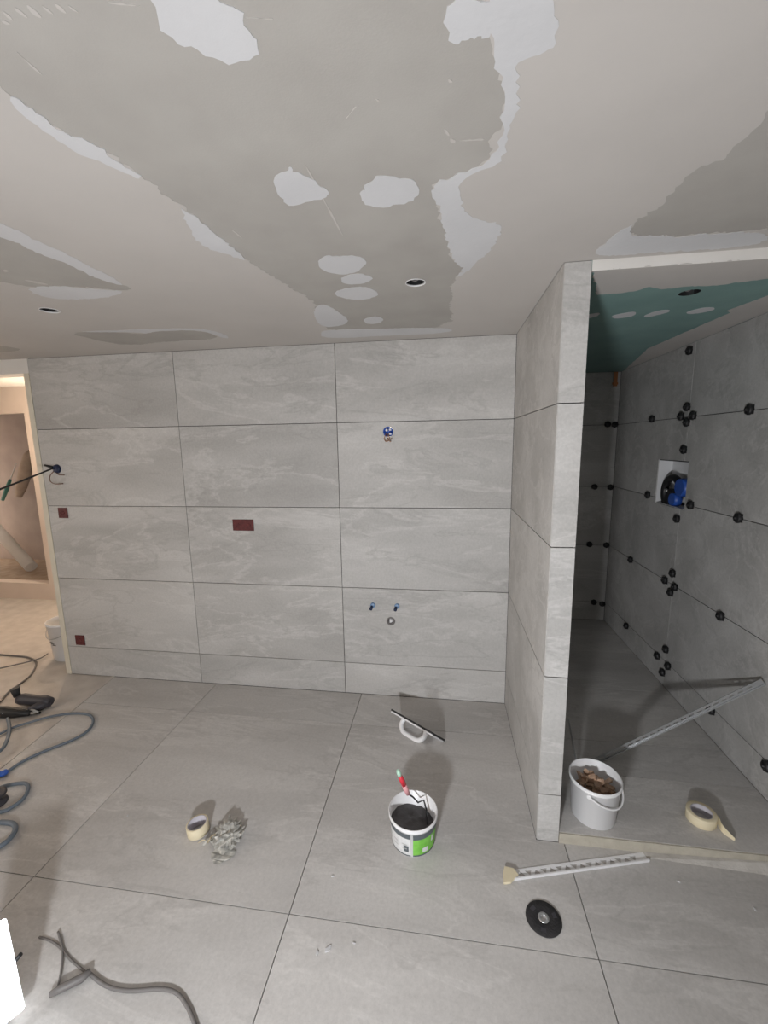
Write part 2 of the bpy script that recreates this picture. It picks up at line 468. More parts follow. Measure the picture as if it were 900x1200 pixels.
for k, (x0, y0, x1, y1, wd) in enumerate([(350,178,408,288,1.3),(0,10,18,26,3),(14,6,34,22,3.5),(30,4,50,22,3.5),(45,3,66,19,3.5),(62,2,80,17,3),(76,3,94,16,3),
        (120,2,170,7,1.6),(0,24,14,28,1.6),(520,150,528,160,2.4),(526,162,534,167,3),(534,165,572,163,1.5),(525,92,531,97,2.5),(268,266,288,282,1.6),(404,141,419,122,1),(14,56,54,92,.9),(440,116,445,118,2),(281,20,326,22,1.2),(3,316,10,318,2),(24,327,60,334,1.6)]):
    d = Vector((x1-x0, y1-y0)).normalized(); n = Vector((-d.y, d.x)) * wd
    q = [(x0, y0), ((x0+x1)/2 + n.x, (y0+y1)/2 + n.y), (x1, y1), ((x0+x1)/2 - n.x*.6, (y0+y1)/2 - n.y*.6)]
    MB().prism(cpoly(q, .0025, .02, 60 + k), [], FZ(H), -.0006, .0005).obj('filler_smear', M_skim, ceiling)
# shower ceiling: skim bands and filler strokes over the screws of the green board
for k, (px, amp) in enumerate([([(690,310),(640,330),(700,345),(722,344),(745,341),(760,336),(775,339),(800,336),(840,334),(900,327),(1000,320),(1000,283),(900,304.5),(800,312)], .01),
        ([(728,434),(760,408),(790,395),(820,382),(856,366),(852,364),(900,346),(960,322),(985,332),(900,364.5),(840,388),(780,412)], .004),
        ([(715,370),(735,366),(745,365),(744,370),(720,374)], .004), ([(754,370),(770,364),(784,362.5),(786,365),(772,369),(756,372)], .004),
        ([(803,366),(820,361),(837,360),(837,363),(820,367),(806,368)], .004), ([(664,375),(690,368),(704,366),(700,371),(680,375)], .004)]):
    pts = [sp(*q) for q in px]
    pts = [(min(max(x, XP + .002), XR - .002), min(max(y, YP + .004), YS - .002)) for x, y in pts]
    if k == 0: pts = [(x, YP + .0025 if y < YP + .12 else y) for x, y in pts]
    if k == 1: pts = [(XR - .001 if x > XR - .075 and (u, v) not in ((760,408),(790,395)) else x, y) for (x, y), (u, v) in zip(pts, px)]
    MB().prism(jag(chaikin(pts, 2) if k > 1 else pts, amp, .012, 90 + k), [], FZ(HS), -.0008 - .0001 * k, .0005).obj('filler_patch', M_fresh if k > 1 else M_skim, ceiling_sh)

# ---- floor: 1.2 m tiles, edge strip, screed by the doorway
GX, GY = .1273, -.3601
def edge_x(y): return -.803 - .097 * (y + .03)
floor = structure(MB().prism([(edge_x(YR), YR), (XR + TH, YR), (XR + TH, YP + .004), (XP, YP + .004), (XP, .012), (edge_x(0), .012)], [], FZ(0), -.06, -TH).obj('floor', M_grout))
xs = [None, GX, GX + 1.2, GX + 2.4, XR]
yy = [YR, GY - 2.4, GY - 1.2, GY, -.001]
yy = [GY - 3.6, GY - 2.4, GY - 1.2, GY, -.001]
g = .002
for i in range(4):
    for j in range(4):
        y0, y1 = yy[j] + g, yy[j+1] - g
        x1 = xs[i+1] - g
        if i == 0:
            o = [(edge_x(y0) + .016, y0), (x1, y0), (x1, y1), (edge_x(y1) + .016, y1)]
        else:
            x0 = xs[i] + g
            if j == 3: 
                if i == 3: continue
                if i == 2: x1 = XC - .001
                o = rect(x0, y0, x1, y1)
            elif j == 2 and i == 2:
                o = [(x0, y0), (x1, y0), (x1, YP - .001), (XC - .001, YP - .001), (XC - .001, y1), (x0, y1)]
            elif j == 2 and i == 3:
                o = rect(x0, y0, x1, YP - .001)
            else: o = rect(x0, y0, x1, y1)
        tile(floor, o, [], FZ(0), -TH, 0, M_ftile)
structure(MB().prism([(edge_x(YR), YR), (edge_x(YR) + .014, YR), (edge_x(0) + .014, -.001), (edge_x(0) - .018, -.001), (edge_x(YR) - .018, YR)], [], FZ(0), -.03, .003).obj('trim_2', M_screed))
structure(MB().prism([(-6.2, YR), (edge_x(YR), YR), (edge_x(0) - .006, .0), (edge_x(0) - .006, .01), (XL, .01), (XL, YH), (-6.2, YH)], [], FZ(0), -.07, -.006).obj('floor_hall', M_screed))
# bare threshold of the raised shower floor
structure(MB().prism(jag(rect(XP, ZS - .062, XR, ZS - .002), .0015, .03, 4), [], FY(YP), -.004, .004).obj('trim_3', M_sill))

MB().prism(jag(chaikin([(lambda p: (p.x, min(p.y, YP - .008)))(W(u, v, 2, 0)) for u, v in ((806,1003),(830,1000),(860,1001),(905,1006),(930,1012),(905,1013),(860,1008),(830,1005))], 1), .006, .01, 41), [], FZ(0), 0, .0012).obj('plaster_smear', M_sill, floor)
fx0, fx1 = 2.86, XR - .003
MB().add([(fx0, YP - .030, .0003), (fx0, YP - .0045, .0003), (fx0, YP - .0045, .003), (fx1, YP - .055, .0003), (fx1, YP - .0045, .0003), (fx1, YP - .0045, .034)],
         [(0, 1, 2), (3, 5, 4), (0, 2, 5, 3), (1, 4, 5, 2), (0, 3, 4, 1)]).obj('mortar_fillet', M_dust, floor_shower)
# ---- walls out of the frame that close the room: window in the left wall
wy0, wy1, wz0, wz1 = -4.2, -1.5, .85, 2.25
structure(MB().prism(rect(YR, -.05, .13, H + .1), [rect(wy0, wz0, wy1, wz1)], FX(XW - .14), 0, .14).obj('wall_left', M_plaster))
structure(MB().bbox((XW - .14, YR - .14, -.05), (XR + .15, YR, H + .1)).obj('wall_rear', M_board))
win = structure(MB().bbox((XW - .12, wy0, wz0), (XW - .05, wy0 + .07, wz1)).bbox((XW - .12, wy1 - .07, wz0), (XW - .05, wy1, wz1))
      .bbox((XW - .12, wy0, wz0), (XW - .05, wy1, wz0 + .07)).bbox((XW - .12, wy0, wz1 - .07), (XW - .05, wy1, wz1))
      .bbox((XW - .11, (wy0+wy1)/2 - .04, wz0), (XW - .06, (wy0+wy1)/2 + .04, wz1)).obj('window_1', M_whiteplastic))
pl = bpy.data.lights.new('window_portal', 'AREA'); pl.shape = 'RECTANGLE'; pl.size = wy1 - wy0; pl.size_y = wz1 - wz0
pl.cycles.is_portal = True
po = bpy.data.objects.new('window_portal', pl); COL.objects.link(po)
po.location = (XW - .16, (wy0 + wy1) / 2, (wz0 + wz1) / 2)
po.rotation_euler = Matrix(((0, 0, -1), (1, 0, 0), (0, -1, 0))).to_euler()   # -Z of the lamp points to +X
po.rotation_euler = Vector((1, 0, 0)).to_track_quat('-Z', 'Y').to_euler()

# ---- hall beyond the doorway
NX, nz0, nz1 = -3.03, .21, 2.335
structure(MB().prism(rect(-6.2, -.05, XL, HH + .1), [rect(-5.2, nz0, NX, nz1)], FY(YH), 0, .12).obj('wall_hall', M_pink))
structure(MB().bbox((XL + .0, .13, -.05), (XL + .1, YH + .1, HH + .1)).obj('wall_hall_side', M_plaster))
structure(MB().bbox((-6.3, 0.0, -.05), (-6.2, YH + 1.4, HH + .1)).obj('wall_hall_end', M_plaster))
structure(MB().bbox((-6.2, 0, -.05), (XW - .14, .13, 2.476)).obj('wall_hall_front', M_plaster))
structure(MB().bbox((-6.2, .13, HH), (XL + .1, YH + .12, HH + .1)).obj('ceiling_hall', M_plaster))
structure(MB().bbox((-5.3, YH + 1.1, 0), (NX + .3, YH + 1.2, HH)).obj('wall_alcove', M_alcoveshade))
structure(MB().bbox((-5.3, YH + .12, .1), (NX + .3, YH + 1.1, nz0 - .02)).obj('floor_alcove', M_brownpaper))
structure(MB().bbox((NX + .2, YH + .12, nz0), (NX + .3, YH + 1.1, HH)).obj('wall_alcove_side', M_alcoveshade))
structure(MB().bbox((-5.3, YH + .12, nz1 + .1), (NX + .3, YH + 1.2, HH)).obj('ceiling_alcove', M_alcoveshade))

# ================================================================== lamps
def work_lamp(name, label, base, head_z, aim, size=(.24, .18), glass=M_greyplastic):
    """tripod floodlight: three legs, pole, head with glass, bracket"""
    t = thing(name, label, 'work lamp', base)
    for k in range(3):
        a = k * 2.0944 + .5
        MB().cyl((0, 0, head_z * .45), (.26 * math.cos(a), .26 * math.sin(a), .008), .008, seg=8).obj('leg', M_black, t)
    MB().cyl((0, 0, head_z * .25), (0, 0, head_z - .13), .011, seg=10).obj('pole', M_galv, t)
    aim = Vector(aim).normalized(); q = aim.to_track_quat('Y', 'Z').to_matrix()
    c = Vector((0, 0, head_z)) - aim * .06
    MB().box(c, (size[0] + .03, .045, size[1] + .03), q).obj('housing', M_darkgrey, t)
    MB().box(c + aim * .026, (size[0], .006, size[1]), q).obj('lamp_glass', glass, t)
    MB().tube([c + q @ Vector((-size[0]/2 - .03, 0, 0)), c + q @ Vector((-size[0]/2 - .03, 0, -size[1]/2 - .03)), c + q @ Vector((size[0]/2 + .03, 0, -size[1]/2 - .03)), c + q @ Vector((size[0]/2 + .03, 0, 0))], .006, 8).obj('bracket', M_galv, t)
    return t
aim = (Vector((1.85, 0, 1.75)) - KEY_POS).normalized()
work_lamp('work_lamp', 'black tripod work lamp standing beside the photographer', (KEY_POS.x, KEY_POS.y, 0), KEY_POS.z, aim, (.2, .15), M_whiteplastic)
kl = bpy.data.lights.new('work_lamp_light', 'AREA'); kl.shape = 'RECTANGLE'; kl.size = .18; kl.size_y = .13
kl.energy = KEY_POWER; kl.color = (.96, .975, 1.0)
ko = bpy.data.objects.new('work_lamp_light', kl); COL.objects.link(ko)
ko.location = KEY_POS + aim * .02; ko.rotation_euler = aim.to_track_quat('-Z', 'Y').to_euler()

hb = thing('ceiling_bulb', 'bare warm bulb hanging in the hall behind the doorway', 'lamp', (-2.25, 1.40, HH - .44))
MB().lathe([(0, -.20), (.02, -.195), (.03, -.17), (.026, -.14), (.014, -.115), (.014, -.11)], seg=16).obj('bulb', M_bulb, hb)
MB().lathe([(0, -.12), (.018, -.12), (.018, -.07), (0, -.07)], seg=12).obj('socket', M_black, hb)
MB().cyl((0, 0, -.07), (0, 0, .44), .003, seg=6).obj('cord', M_black, hb)
hl = bpy.data.lights.new('hall_light', 'POINT'); hl.energy = HALL_POWER; hl.color = (1, .80, .60); hl.shadow_soft_size = .05
ho = bpy.data.objects.new('hall_light', hl); COL.objects.link(ho); ho.location = (-2.25, 1.40, HH - .72)

# ================================================================== fittings on the back wall
def wires(parent, paths, mat, r=.0022, name='wire'):
    for p in paths: MB().tube(smooth_path(p, 5), r, 6).obj(name, mat, parent)
def junction_box(name, label, xz, mat):
    t = thing(name, label, 'junction box', (xz[0], 0, xz[1]))
    rot = Matrix.Rotation(math.radians(90), 3, 'X')         # local z -> -Y
    MB().lathe([(.0, -.05), (.030, -.05), (.0335, -.03), (.0345, .002), (.0305, .002), (.029, -.04), (0, -.042)], rot=rot, seg=24).obj('box', mat, t)
    return t
t = junction_box('junction_box', 'round blue junction box with copper wires below the top joint of the tiled wall', box_right, M_blue)
rot = Matrix.Rotation(math.radians(90), 3, 'X')
for dx, dz in ((-.012, .012), (.013, .016), (.014, -.014)):
    MB().lathe([(0, -.036), (.009, -.036), (.009, -.008), (.007, -.004), (0, -.004)], (dx, 0, dz), rot, 12).obj('connector', M_whiteplastic, t)
wires(t, [[(-.012,.02,-.008),(-.02,-.012,-.03),(-.026,-.016,-.048),(-.012,-.02,-.066),(.002,-.018,-.060)],
          [(.0,.02,-.012),(.008,-.014,-.036),(.016,-.02,-.052),(.03,-.02,-.046)],
          [(.004,.02,-.012),(-.004,-.014,-.038),(.006,-.022,-.06),(.022,-.022,-.068)]], M_copper, .0034)
t = junction_box('junction_box', 'dark blue junction box with a black cable, beside the doorway edge', box_left, M_darkblue)
MB().lathe([(0, -.03), (.031, -.03), (.031, .012), (.026, .018), (0, .018)], (0, 0, 0), rot, 20, flute=(6, .04)).obj('plug', M_darkblue, t)
bl = Vector((box_left[0], 0, box_left[1]))
wires(t, [[(-.02,-.015,-.02),(-.05,-.02,-.05),(-.048,-.03,-.09),(-.01,-.03,-.115),(.055,-.02,-.115)], [(0,-.012,-.03),(.03,-.02,-.045),(.07,-.015,-.048)]], M_brownwire, .0035)
MB().cyl((-.02, -.016, .012), (-.085, -.02, .03), .010, .008, 10).obj('cable_gland', M_black, t)
ce = W(-40, 588, 1, -.9) - bl
pts = [Vector((-.02, -.018, .006)).lerp(ce, k / 10) - Vector((0, 0, .004 * math.sin(math.pi * k / 10))) for k in range(11)]
MB().tube(pts, .0068, 8).obj('cable', M_blackrub, t)

def socket_cover(label, c0, c1, n):
    p0, p1 = wp(*c0), wp(*c1); cx, cz = (p0[0]+p1[0])/2, (p0[1]+p1[1])/2
    w, h = abs(p1[0]-p0[0]), abs(p1[1]-p0[1])
    t = thing('socket_cover', label, 'socket cover', (cx, 0, cz))
    MB().bevbox((0, -.003, 0), (w, .006, h), .002).obj('plate', M_maroon, t)
    for k in range(1, 5): 
        MB().box((0, -.0065, -h/2 + h*k/5), (w*.92, .002, .0045)).obj('rib', M_maroon, t)
    for k in range(n):
        x = -w/2 + w*(k+.5)/n
        MB().lathe([(.016, -.001), (.016, .003), (.012, .003), (.012, -.001), (.016, -.001)], (x, -.0065, 0), rot, 16).obj('knockout', M_maroon, t)
socket_cover('single maroon socket cover level with the double one, near the doorway edge', (68, 595), (80.5, 607), 1)
socket_cover('single maroon socket cover low down, just above the bottom tile strip', (88, 744), (100.5, 756), 1)
socket_cover('wide double maroon socket cover on the middle tile column', (272.5, 608.5), (298, 622), 2)

for xz, lab in ((pipe_a, 'blue capped water pipe stub nearer the vertical joint, above the drain ring'), (pipe_b, 'blue capped water pipe stub farther from the vertical joint, above the drain ring')):
    t = thing('pipe_stub', lab, 'pipe stub', (xz[0], 0, xz[1]))
    MB().lathe([(.0, -.04), (.0185, -.04), (.0185, .012), (.0165, .014), (.0, .014)], rot=rot, seg=18).obj('sleeve', M_paleblue, t)
    q = (Vector((-.006, -.06, -.022))).to_track_quat('Z', 'Y').to_matrix()
    MB().lathe([(0, -.01), (.011, -.01), (.0105, .026), (.0115, .026), (.0115, .042), (.006, .044), (0, .044)], (-.006, 0, -.004), q, 16).obj('plug', M_darkblue, t)
t = thing('drain_pipe', 'dark ring of the drain pipe with white filler between the blue stubs', 'drain pipe', (drain[0], 0, drain[1]))
MB().lathe([(.032, -.06), (.032, .004), (.024, .004), (.022, -.05), (.0, -.05)], rot=rot, seg=24).obj('ring', M_greywire, t)
b = MB(); b.lathe([(0, -.048), (.019, -.048), (.017, -.02), (.010, -.005), (0, -.003)], (0, 0, -.003), rot, 9, flute=(3, .25)); b.obj('plug', M_whiteplastic, t)

# ================================================================== ceiling openings
def spot_hole(xy, z, label, rim=True):
    t = thing('downlight_hole', label, 'ceiling hole', (xy[0], xy[1], z))
    MB().lathe([(.0415, .0), (.0415, .09), (0, .09)], seg=24).obj('recess', M_black, t)
    if rim: MB().lathe([(.041, .0005), (.0435, -.0005), (.0435, -.0025), (.040, -.0025), (.0395, .004), (.041, .004), (.041, .0005)], seg=24).obj('rim', M_whiteplastic, t)
    wires(t, [[(.01,.0,.08),(.02,.01,.03),(-.005,.015,.012),(-.025,.0,.03),(-.01,-.01,.08)]], M_greywire, .003, 'cable')
spot_hole(spot_a, H, 'round downlight hole in the bare plasterboard near the tiled wall')
spot_hole(spot_b, H, 'round downlight hole in the skimmed ceiling near the doorway')
spot_hole(spot_sh, HS, 'round downlight hole in the green shower board', False)

# ================================================================== shower: valve box, caps, profiles
t = thing('valve_box', 'white lined valve opening with blue caps in the shower wall', 'valve box', (XR + .02, (NY0+NY1)/2, (NZ0+NZ1)/2))
hw, hh = (NY1-NY0)/2 - .003, (NZ1-NZ0)/2 - .003
MB().box((.085, 0, 0), (.006, 2*hw, 2*hh)).obj('back_panel', M_whiteplastic, t)
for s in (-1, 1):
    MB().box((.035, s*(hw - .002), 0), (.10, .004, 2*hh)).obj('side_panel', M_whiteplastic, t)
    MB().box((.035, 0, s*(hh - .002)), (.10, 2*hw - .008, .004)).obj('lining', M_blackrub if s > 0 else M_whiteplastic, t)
arc = [Vector((.02, .045 + .115 * math.cos(a), -.075 + .115 * math.sin(a))) for a in [math.radians(d) for d in range(-70, 150, 8)]]
MB().tube(arc, .026, 10).obj('ring', M_black, t)
vbody = MB().cyl((.05, .02, -.10), (-.01, .02, -.10), .06, seg=20).obj('valve_body', M_black, t)
MB().cyl((.04, -.10, -.02), (-.012, -.10, -.02), .072, .060, 20).obj('cap', M_blue, vbody)
MB().cyl((.03, -.03, -.115), (-.02, -.03, -.115), .050, .044, 20).obj('cap', M_blue, vbody)
MB().cyl((.0, .075, -.06), (-.015, .075, -.06), .014, seg=12).obj('screw', M_steel, vbody)

cap_me = None
def cap(p, axis, label, group):
    """black levelling cap: ribbed knob on a square foot, pressed on the joint"""
    t = thing('levelling_cap', label, 'tile cap', p, group, rot={'x': (0, -math.pi/2, 0), 'y': (math.pi/2, 0, 0), '+x': (0, math.pi/2, 0)}[axis])
    global cap_me
    if cap_me is None:
        k = MB().lathe([(0, 0), (.021, 0), (.022, .006), (.0285, .008), (.0275, .022), (.020, .028), (.008, .028), (.008, .036), (.004, .037), (0, .037)], seg=32, flute=(8, .045)).obj('knob', M_black, t)
        s = MB().box((0, 0, .001), (.05, .036, .002)).obj('foot', M_black, t)
        cap_me = (k.data, s.data)
    else:
        for nm, d in zip(('knob', 'foot'), cap_me):
            o = bpy.data.objects.new(nm, d); COL.objects.link(o); o.parent = t
    return t
J = ['topmost joint', 'joint through the valve opening', 'joint below the valve opening', 'lowest joint']
R_caps = [((804,477), 'black cap above the crossing on the topmost joint of the shower side wall'), ((797,488), 'black cap on the inner side of the crossing on the topmost joint'),
          ((811,487), 'black cap on the entrance side of the crossing on the topmost joint'), ((803.5,495), 'black cap below the crossing on the topmost joint of the shower side wall'),
          ((763,491), 'lone black cap on the topmost side wall joint, deeper in than its crossing'), ((877,480), 'lone black cap on the topmost side wall joint, towards the entrance'),
          ((806.5,411), 'black levelling cap on the upright joint just under the shower ceiling'), ((800,527), 'black levelling cap on the upright joint right above the valve opening'),
          ((758,580), 'black cap on the joint touching the inner lower corner of the valve opening'), ((808,592), 'black cap at the outer lower corner of the valve opening'),
          ((792,608), 'black levelling cap on the upright joint right below the valve opening'), ((864,607), 'lone black cap on the joint running from the valve opening to the entrance'),
          ((787,672), 'black cap above the crossing on the joint below the valve opening'), ((778,680), 'black cap on the inner side of the crossing below the valve opening'),
          ((789.5,688), 'black cap on the entrance side of the crossing below the valve opening'), ((784.5,694.5), 'black cap under the crossing on the joint below the valve opening'),
          ((738,656), 'lone black cap near the shower end wall on the joint below the valve'), ((843,722), 'lone black cap towards the entrance on the joint below the valve'),
          ((779,761), 'black cap above the crossing on the lowest joint of the side wall'), ((769,768.5), 'black cap on the inner side of the crossing on the lowest joint'),
          ((781.5,780.5), 'black cap on the entrance side of the crossing on the lowest joint'), ((775,788), 'black cap below the crossing on the lowest joint of the side wall'),
          ((733,733.5), 'lone black cap near the shower end wall on the lowest side joint'), ((832,832), 'black cap on the lowest side joint, right behind the leaning profile'),
          ((897,898), 'black cap on the lowest side joint, closest to the shower entrance')]
for (u, v), k in R_caps:
    p = W(u, v, 0, XR - .018); p.x = XR - .0005
    cap(p, 'x', k, 'levelling caps on the shower side wall')
for i, (u, v) in enumerate(((714,497),(725,497.5),(697,570.5),(723,571),(691,638),(714.5,639),(696,706),(709.5,708))):
    p = W(u, v, 1, YS - .018); p.y = YS - .0005; p.x = min(p.x, XR - .03)
    if i == 0: p.x = min(p.x, XR - .095)
    cap(p, 'y', 'end wall black cap %s the dark corner, on the %s' % ('right in' if i % 2 else 'away from', ('topmost joint', 'second joint from the top', 'second joint from the floor', 'lowest joint')[i // 2]),
        'levelling caps on the shower end wall')
for y, z, k in ((-.62, 2.053, 'upper'), (-.55, 1.453, 'lower')):
    cap(Vector((XP + .0005, y, z)), '+x', 'the %s of two black caps on the shower face of the partition' % k, 'levelling caps on the partition')
p = W(723, 428, 1, YS - .02)
tag(MB().box((min(p.x, XR - .05), YS - .006, HS - .07), (.035, .010, .13)).box((min(p.x, XR - .05), YS - .006, HS - .11), (.05, .008, .02)).obj('wood_batten', M_wood), 'orange wooden batten in the top corner of the shower', 'batten')

def perforated(name, label, a, b, up, width, mat, pitch, hole, lip, cat='tile profile', loc_z=0, end=None):
    """straight tile-edge profile from a to b: perforated leg + raised lip, both one length"""
    a, b = Vector(a), Vector(b); d = b - a; L = d.length; ex = d.normalized(); ey = Vector(up) - ex * Vector(up).dot(ex); ey.normalize(); ez = ex.cross(ey)
    t = thing(name, label, cat, a)
    fr = lambda u, v, w: tuple(ex*u + ey*v + ez*w)
    hs = []; n = int((L - .03) / pitch)
    for k in range(n):
        u = .015 + pitch * (k + .5)
        if hole == 'tri':
            s = 1 if k % 2 else -1; hgt, hb = width*.27, pitch*.46
            hs.append([(u - hb, width*.5 - s*hgt), (u + hb, width*.5 - s*hgt), (u, width*.5 + s*hgt)])
        else:
            hs.append(rect(u - pitch*.33, width*.40, u + pitch*.33, width*.62))
    MB().prism(rect(0, 0, L, width), hs, fr, 0, .0025).obj('perforated_leg', mat, t)
    MB().prism(rect(0, -.002, L, .004), [], fr, 0, lip).obj('edge_lip', mat, t)
    return t
ra, rb = W(700, 894, 2, ZS), W(897, 801, 0, XR)
ra.z = ZS + .001; rb.x -= .004
perforated('tile_profile', 'long pale perforated profile leaning from shower floor to side wall', ra, rb, (0, 0, 1), .032, M_galv, .045, 'slot', .010)
sa = Vector((XP + .16, -.74, ZS + .001)); sb = Vector((XP + .012, -.70, .80))
sa, sb = W(679, 905, 1, -.80), W(664.5, 846, 1, -.80)
sa = W(675, 897, 1, -.63); sb = W(665, 843, 1, -.63); sa.z = ZS + .001; sb.x = max(sb.x, XP + .004)
perforated('tile_profile', 'short grey profile leaning on the partition behind the white bucket', sa, sb, (0, -1, .2), .030, M_galv, .06, 'slot', .008)
fa, fb = W(596, 1033, 2, 0), W(761, 1010, 2, 0)
fa.z = fb.z = .001
fprof = perforated('tile_profile', 'white plastic profile with triangular cutouts lying on the floor tiles', fa, fb, (-.2, 1, 0), .044, M_whiteplastic, .036, 'tri', .012)
c = W(594, 1028, 2, .004) - fa
MB().prism([(c.x - .018, c.y - .035), (c.x + .012, c.y - .028), (c.x + .05, c.y + .01), (c.x + .035, c.y + .035), (c.x - .005, c.y + .04), (c.x - .015, c.y + .01)], [], FZ(.004), 0, .010).obj('end_piece', M_masking, fprof)

# ================================================================== floor objects
def bucket_shell(r_top, r_bot, h, wall=.003, lip=.006):
    return [(0, .002), (r_bot - .006, .0), (r_bot, .005), (r_top - .004, h - .022), (r_top + lip*.3, h - .020), (r_top + lip*.3, h - .014), (r_top, h - .012), (r_top + lip*.5, h - .004), (r_top, h), (r_top - wall, h - .002), (r_bot - wall, .008), (0, .008)]
# grout tub
gb = thing('grout_bucket', 'small tub of dark grey grout with a green and grey label', 'bucket', (1.808, -1.155, 0))
rt, rbm, hb_ = .116, .104, .158
gtub = MB().lathe(bucket_shell(rt, rbm, hb_), seg=48).obj('tub', M_whiteplastic, gb)
gr = []
def surf(mat, name, r, z, amp, parent, tilt=(0, 0), n=26):
    m = MB(); vs = [(0, 0, z)]; fs = []
    rings = 10
    for k in range(1, rings + 1):
        for i in range(n):
            a = 2*math.pi*i/n; x, y = r*k/rings*math.cos(a), r*k/rings*math.sin(a)
            vs.append((x, y, z + tilt[0]*x + tilt[1]*y + amp*noise.noise(Vector((x*28, y*28, 3.3)))))
    for i in range(n): fs.append((0, 1+i, 1+(i+1) % n))
    for k in range(rings-1):
        for i in range(n):
            j = (i+1) % n
            fs.append((1+k*n+i, 1+(k+1)*n+i, 1+(k+1)*n+j, 1+k*n+j))
    base = len(vs); vs.append((0, 0, .012))
    for i in range(n):
        a = 2*math.pi*i/n; vs.append(((rbm-.008)*math.cos(a), (rbm-.008)*math.sin(a), .012))
    for i in range(n):
        j = (i+1) % n; o = 1+(rings-1)*n
        fs += [(o+i, base+1+i, base+1+j, o+j), (base, base+1+j, base+1+i)]
    m.add(vs, fs, True); return m.obj(name, mat, parent)
surf(M_grout_wet, 'grout', .1085, .086, .014, gb, (-.14, -.05))
def label_arc(name, a0, a1, z0, z1, mat, off=.0008, n=14, parent=gtub):
    m = MB(); vs = []; fs = []
    for i in range(n + 1):
        a = math.radians(a0 + (a1 - a0)*i/n)
        for z in (z0, z1):
            r = rbm + (rt - .004 - rbm) * (z - .005) / (hb_ - .027) + off
            vs.append((r*math.cos(a), r*math.sin(a), z))
    for i in range(n): fs.append((2*i, 2*i+2, 2*i+3, 2*i+1))
    m.add(vs, fs, True); return m.obj(name, mat, parent)
# facing the camera is about -88 degrees
label_arc('label_white', -172, -92, .010, .128, M_labelwhite)
label_arc('label_green', -86, -8, .012, .105, M_labelgreen)
label_arc('label_band', -172, -92, .104, .128, M_labelgrey, .0014)
label_arc('label_band', -86, -8, .101, .128, M_labelgrey, .0014)
label_arc('label_band', -172, -92, .008, .014, M_labelgrey, .0014)
label_arc('label_band', -86, -8, .008, .016, M_labelgrey, .0014)
for k in range(6):
    a = -165 + (k % 3) * 25
    label_arc('label_print', a, a + 14, .045 + .022*(k//3), .049 + .022*(k//3), M_greyplastic, .0016, 4)
label_arc('label_print', -110, -97, .030, .064, M_labelgrey, .0015, 4)
label_arc('label_print', -62, -46, .024, .050, M_labelwhite, .0015, 5)
label_arc('label_print', -36, -28, .060, .090, M_labelwhite, .0015, 4)
# trowel in the tub (its own thing)
GB = Vector((1.808, -1.155, 0))
h0 = W(466, 903, 1, -1.16); h1 = W(478, 930, 1, -1.11)
tr = thing('trowel', 'trowel with red and pink handle stuck in the grout tub', 'trowel', (GB.x + .02, GB.y, .1))
TL = Vector(tr.location)
hd = (h1 - h0)
MB().tube([h0 - TL, h0 + hd*.12 - TL, h0 + hd*.22 - TL], [.007, .011, .010], 10).obj('handle_tip', M_mint, tr)
MB().tube([h0 + hd*.2 - TL, h0 + hd*.4 - TL, h0 + hd*.62 - TL], [.010, .013, .012], 12).obj('handle', M_red, tr)
MB().tube([h0 + hd*.6 - TL, h0 + hd*.8 - TL, h1 - TL], [.012, .013, .011], 12).obj('grip_end', M_pink_pl, tr)
tg = [h1, W(484, 934, 1, -1.10), W(490, 940.5, 1, -1.10), W(496.5, 937.5, 1, -1.11), W(500, 950, 1, -1.12)]
MB().tube([q - TL for q in tg], .0042, 8).obj('tang', M_black, tr)
b0 = tg[-1]; b1 = W(501.5, 968, 1, -1.17)
MB().prism([(-.004, 0), (.004, 0), (.006, .03), (.003, .075), (-.006, .075)], [], (lambda q: lambda a, b, d: tuple(q + Vector((a*.8 + d, -a*4 + b*-.25, -b*.85))))(b0 - TL), -.001, .001).obj('blade', M_black, tr)

# white bucket with wedges
wb = thing('white_bucket', 'white plastic bucket of brown wedges standing by the partition in the shower', 'bucket', (2.696, -.962, ZS))
MB().lathe(bucket_shell(.117, .101, .214, .003, .008), seg=48).obj('tub', M_whiteplastic, wb)
ang = [math.radians(a) for a in range(-120, 21, 7)]
hp = [Vector((.124*math.cos(a), .124*math.sin(a), .186 - .055*math.sin(math.pi*(i/(len(ang)-1)))))*1 for i, a in enumerate(ang)]
whandle = MB().tube(hp, .0045, 8).obj('handle', M_whiteplastic, wb)
for a in (ang[0], ang[-1]):
    MB().cyl((.114*math.cos(a), .114*math.sin(a), .186), (.128*math.cos(a), .128*math.sin(a), .186), .010, seg=12).obj('handle_lug', M_whiteplastic, whandle)
wedge_me = None
rnd = random.Random(3)
for k in range(64):
    r = .070*math.sqrt(rnd.random()); a = rnd.random()*6.283; lay = k / 64
    loc = Vector((2.696 + r*math.cos(a), -.962 + r*math.sin(a), ZS + .118 + .050*lay + rnd.random()*.008 + (.085 - r)*.18))
    e3 = (rnd.uniform(-.5, .5), rnd.uniform(-.5, .5), rnd.random()*6.283)
    if wedge_me is None:
        o = MB().add([(-.03,-.010,-.001),(.03,-.010,-.001),(.03,.010,-.001),(-.03,.010,-.001),(-.03,-.010,.001),(.03,-.010,.012),(.03,.010,.012),(-.03,.010,.001)],
                     [(0,3,2,1),(4,5,6,7),(0,1,5,4),(1,2,6,5),(2,3,7,6),(3,0,4,7)]).obj('tile_wedge', M_wedge); wedge_me = o.data
    else:
        o = bpy.data.objects.new('tile_wedge', wedge_me); COL.objects.link(o)
    o.location = loc; o.rotation_euler = e3
    tag(o, 'small brown plastic levelling wedge in the white shower bucket', 'wedge', 'brown wedges in the white bucket')

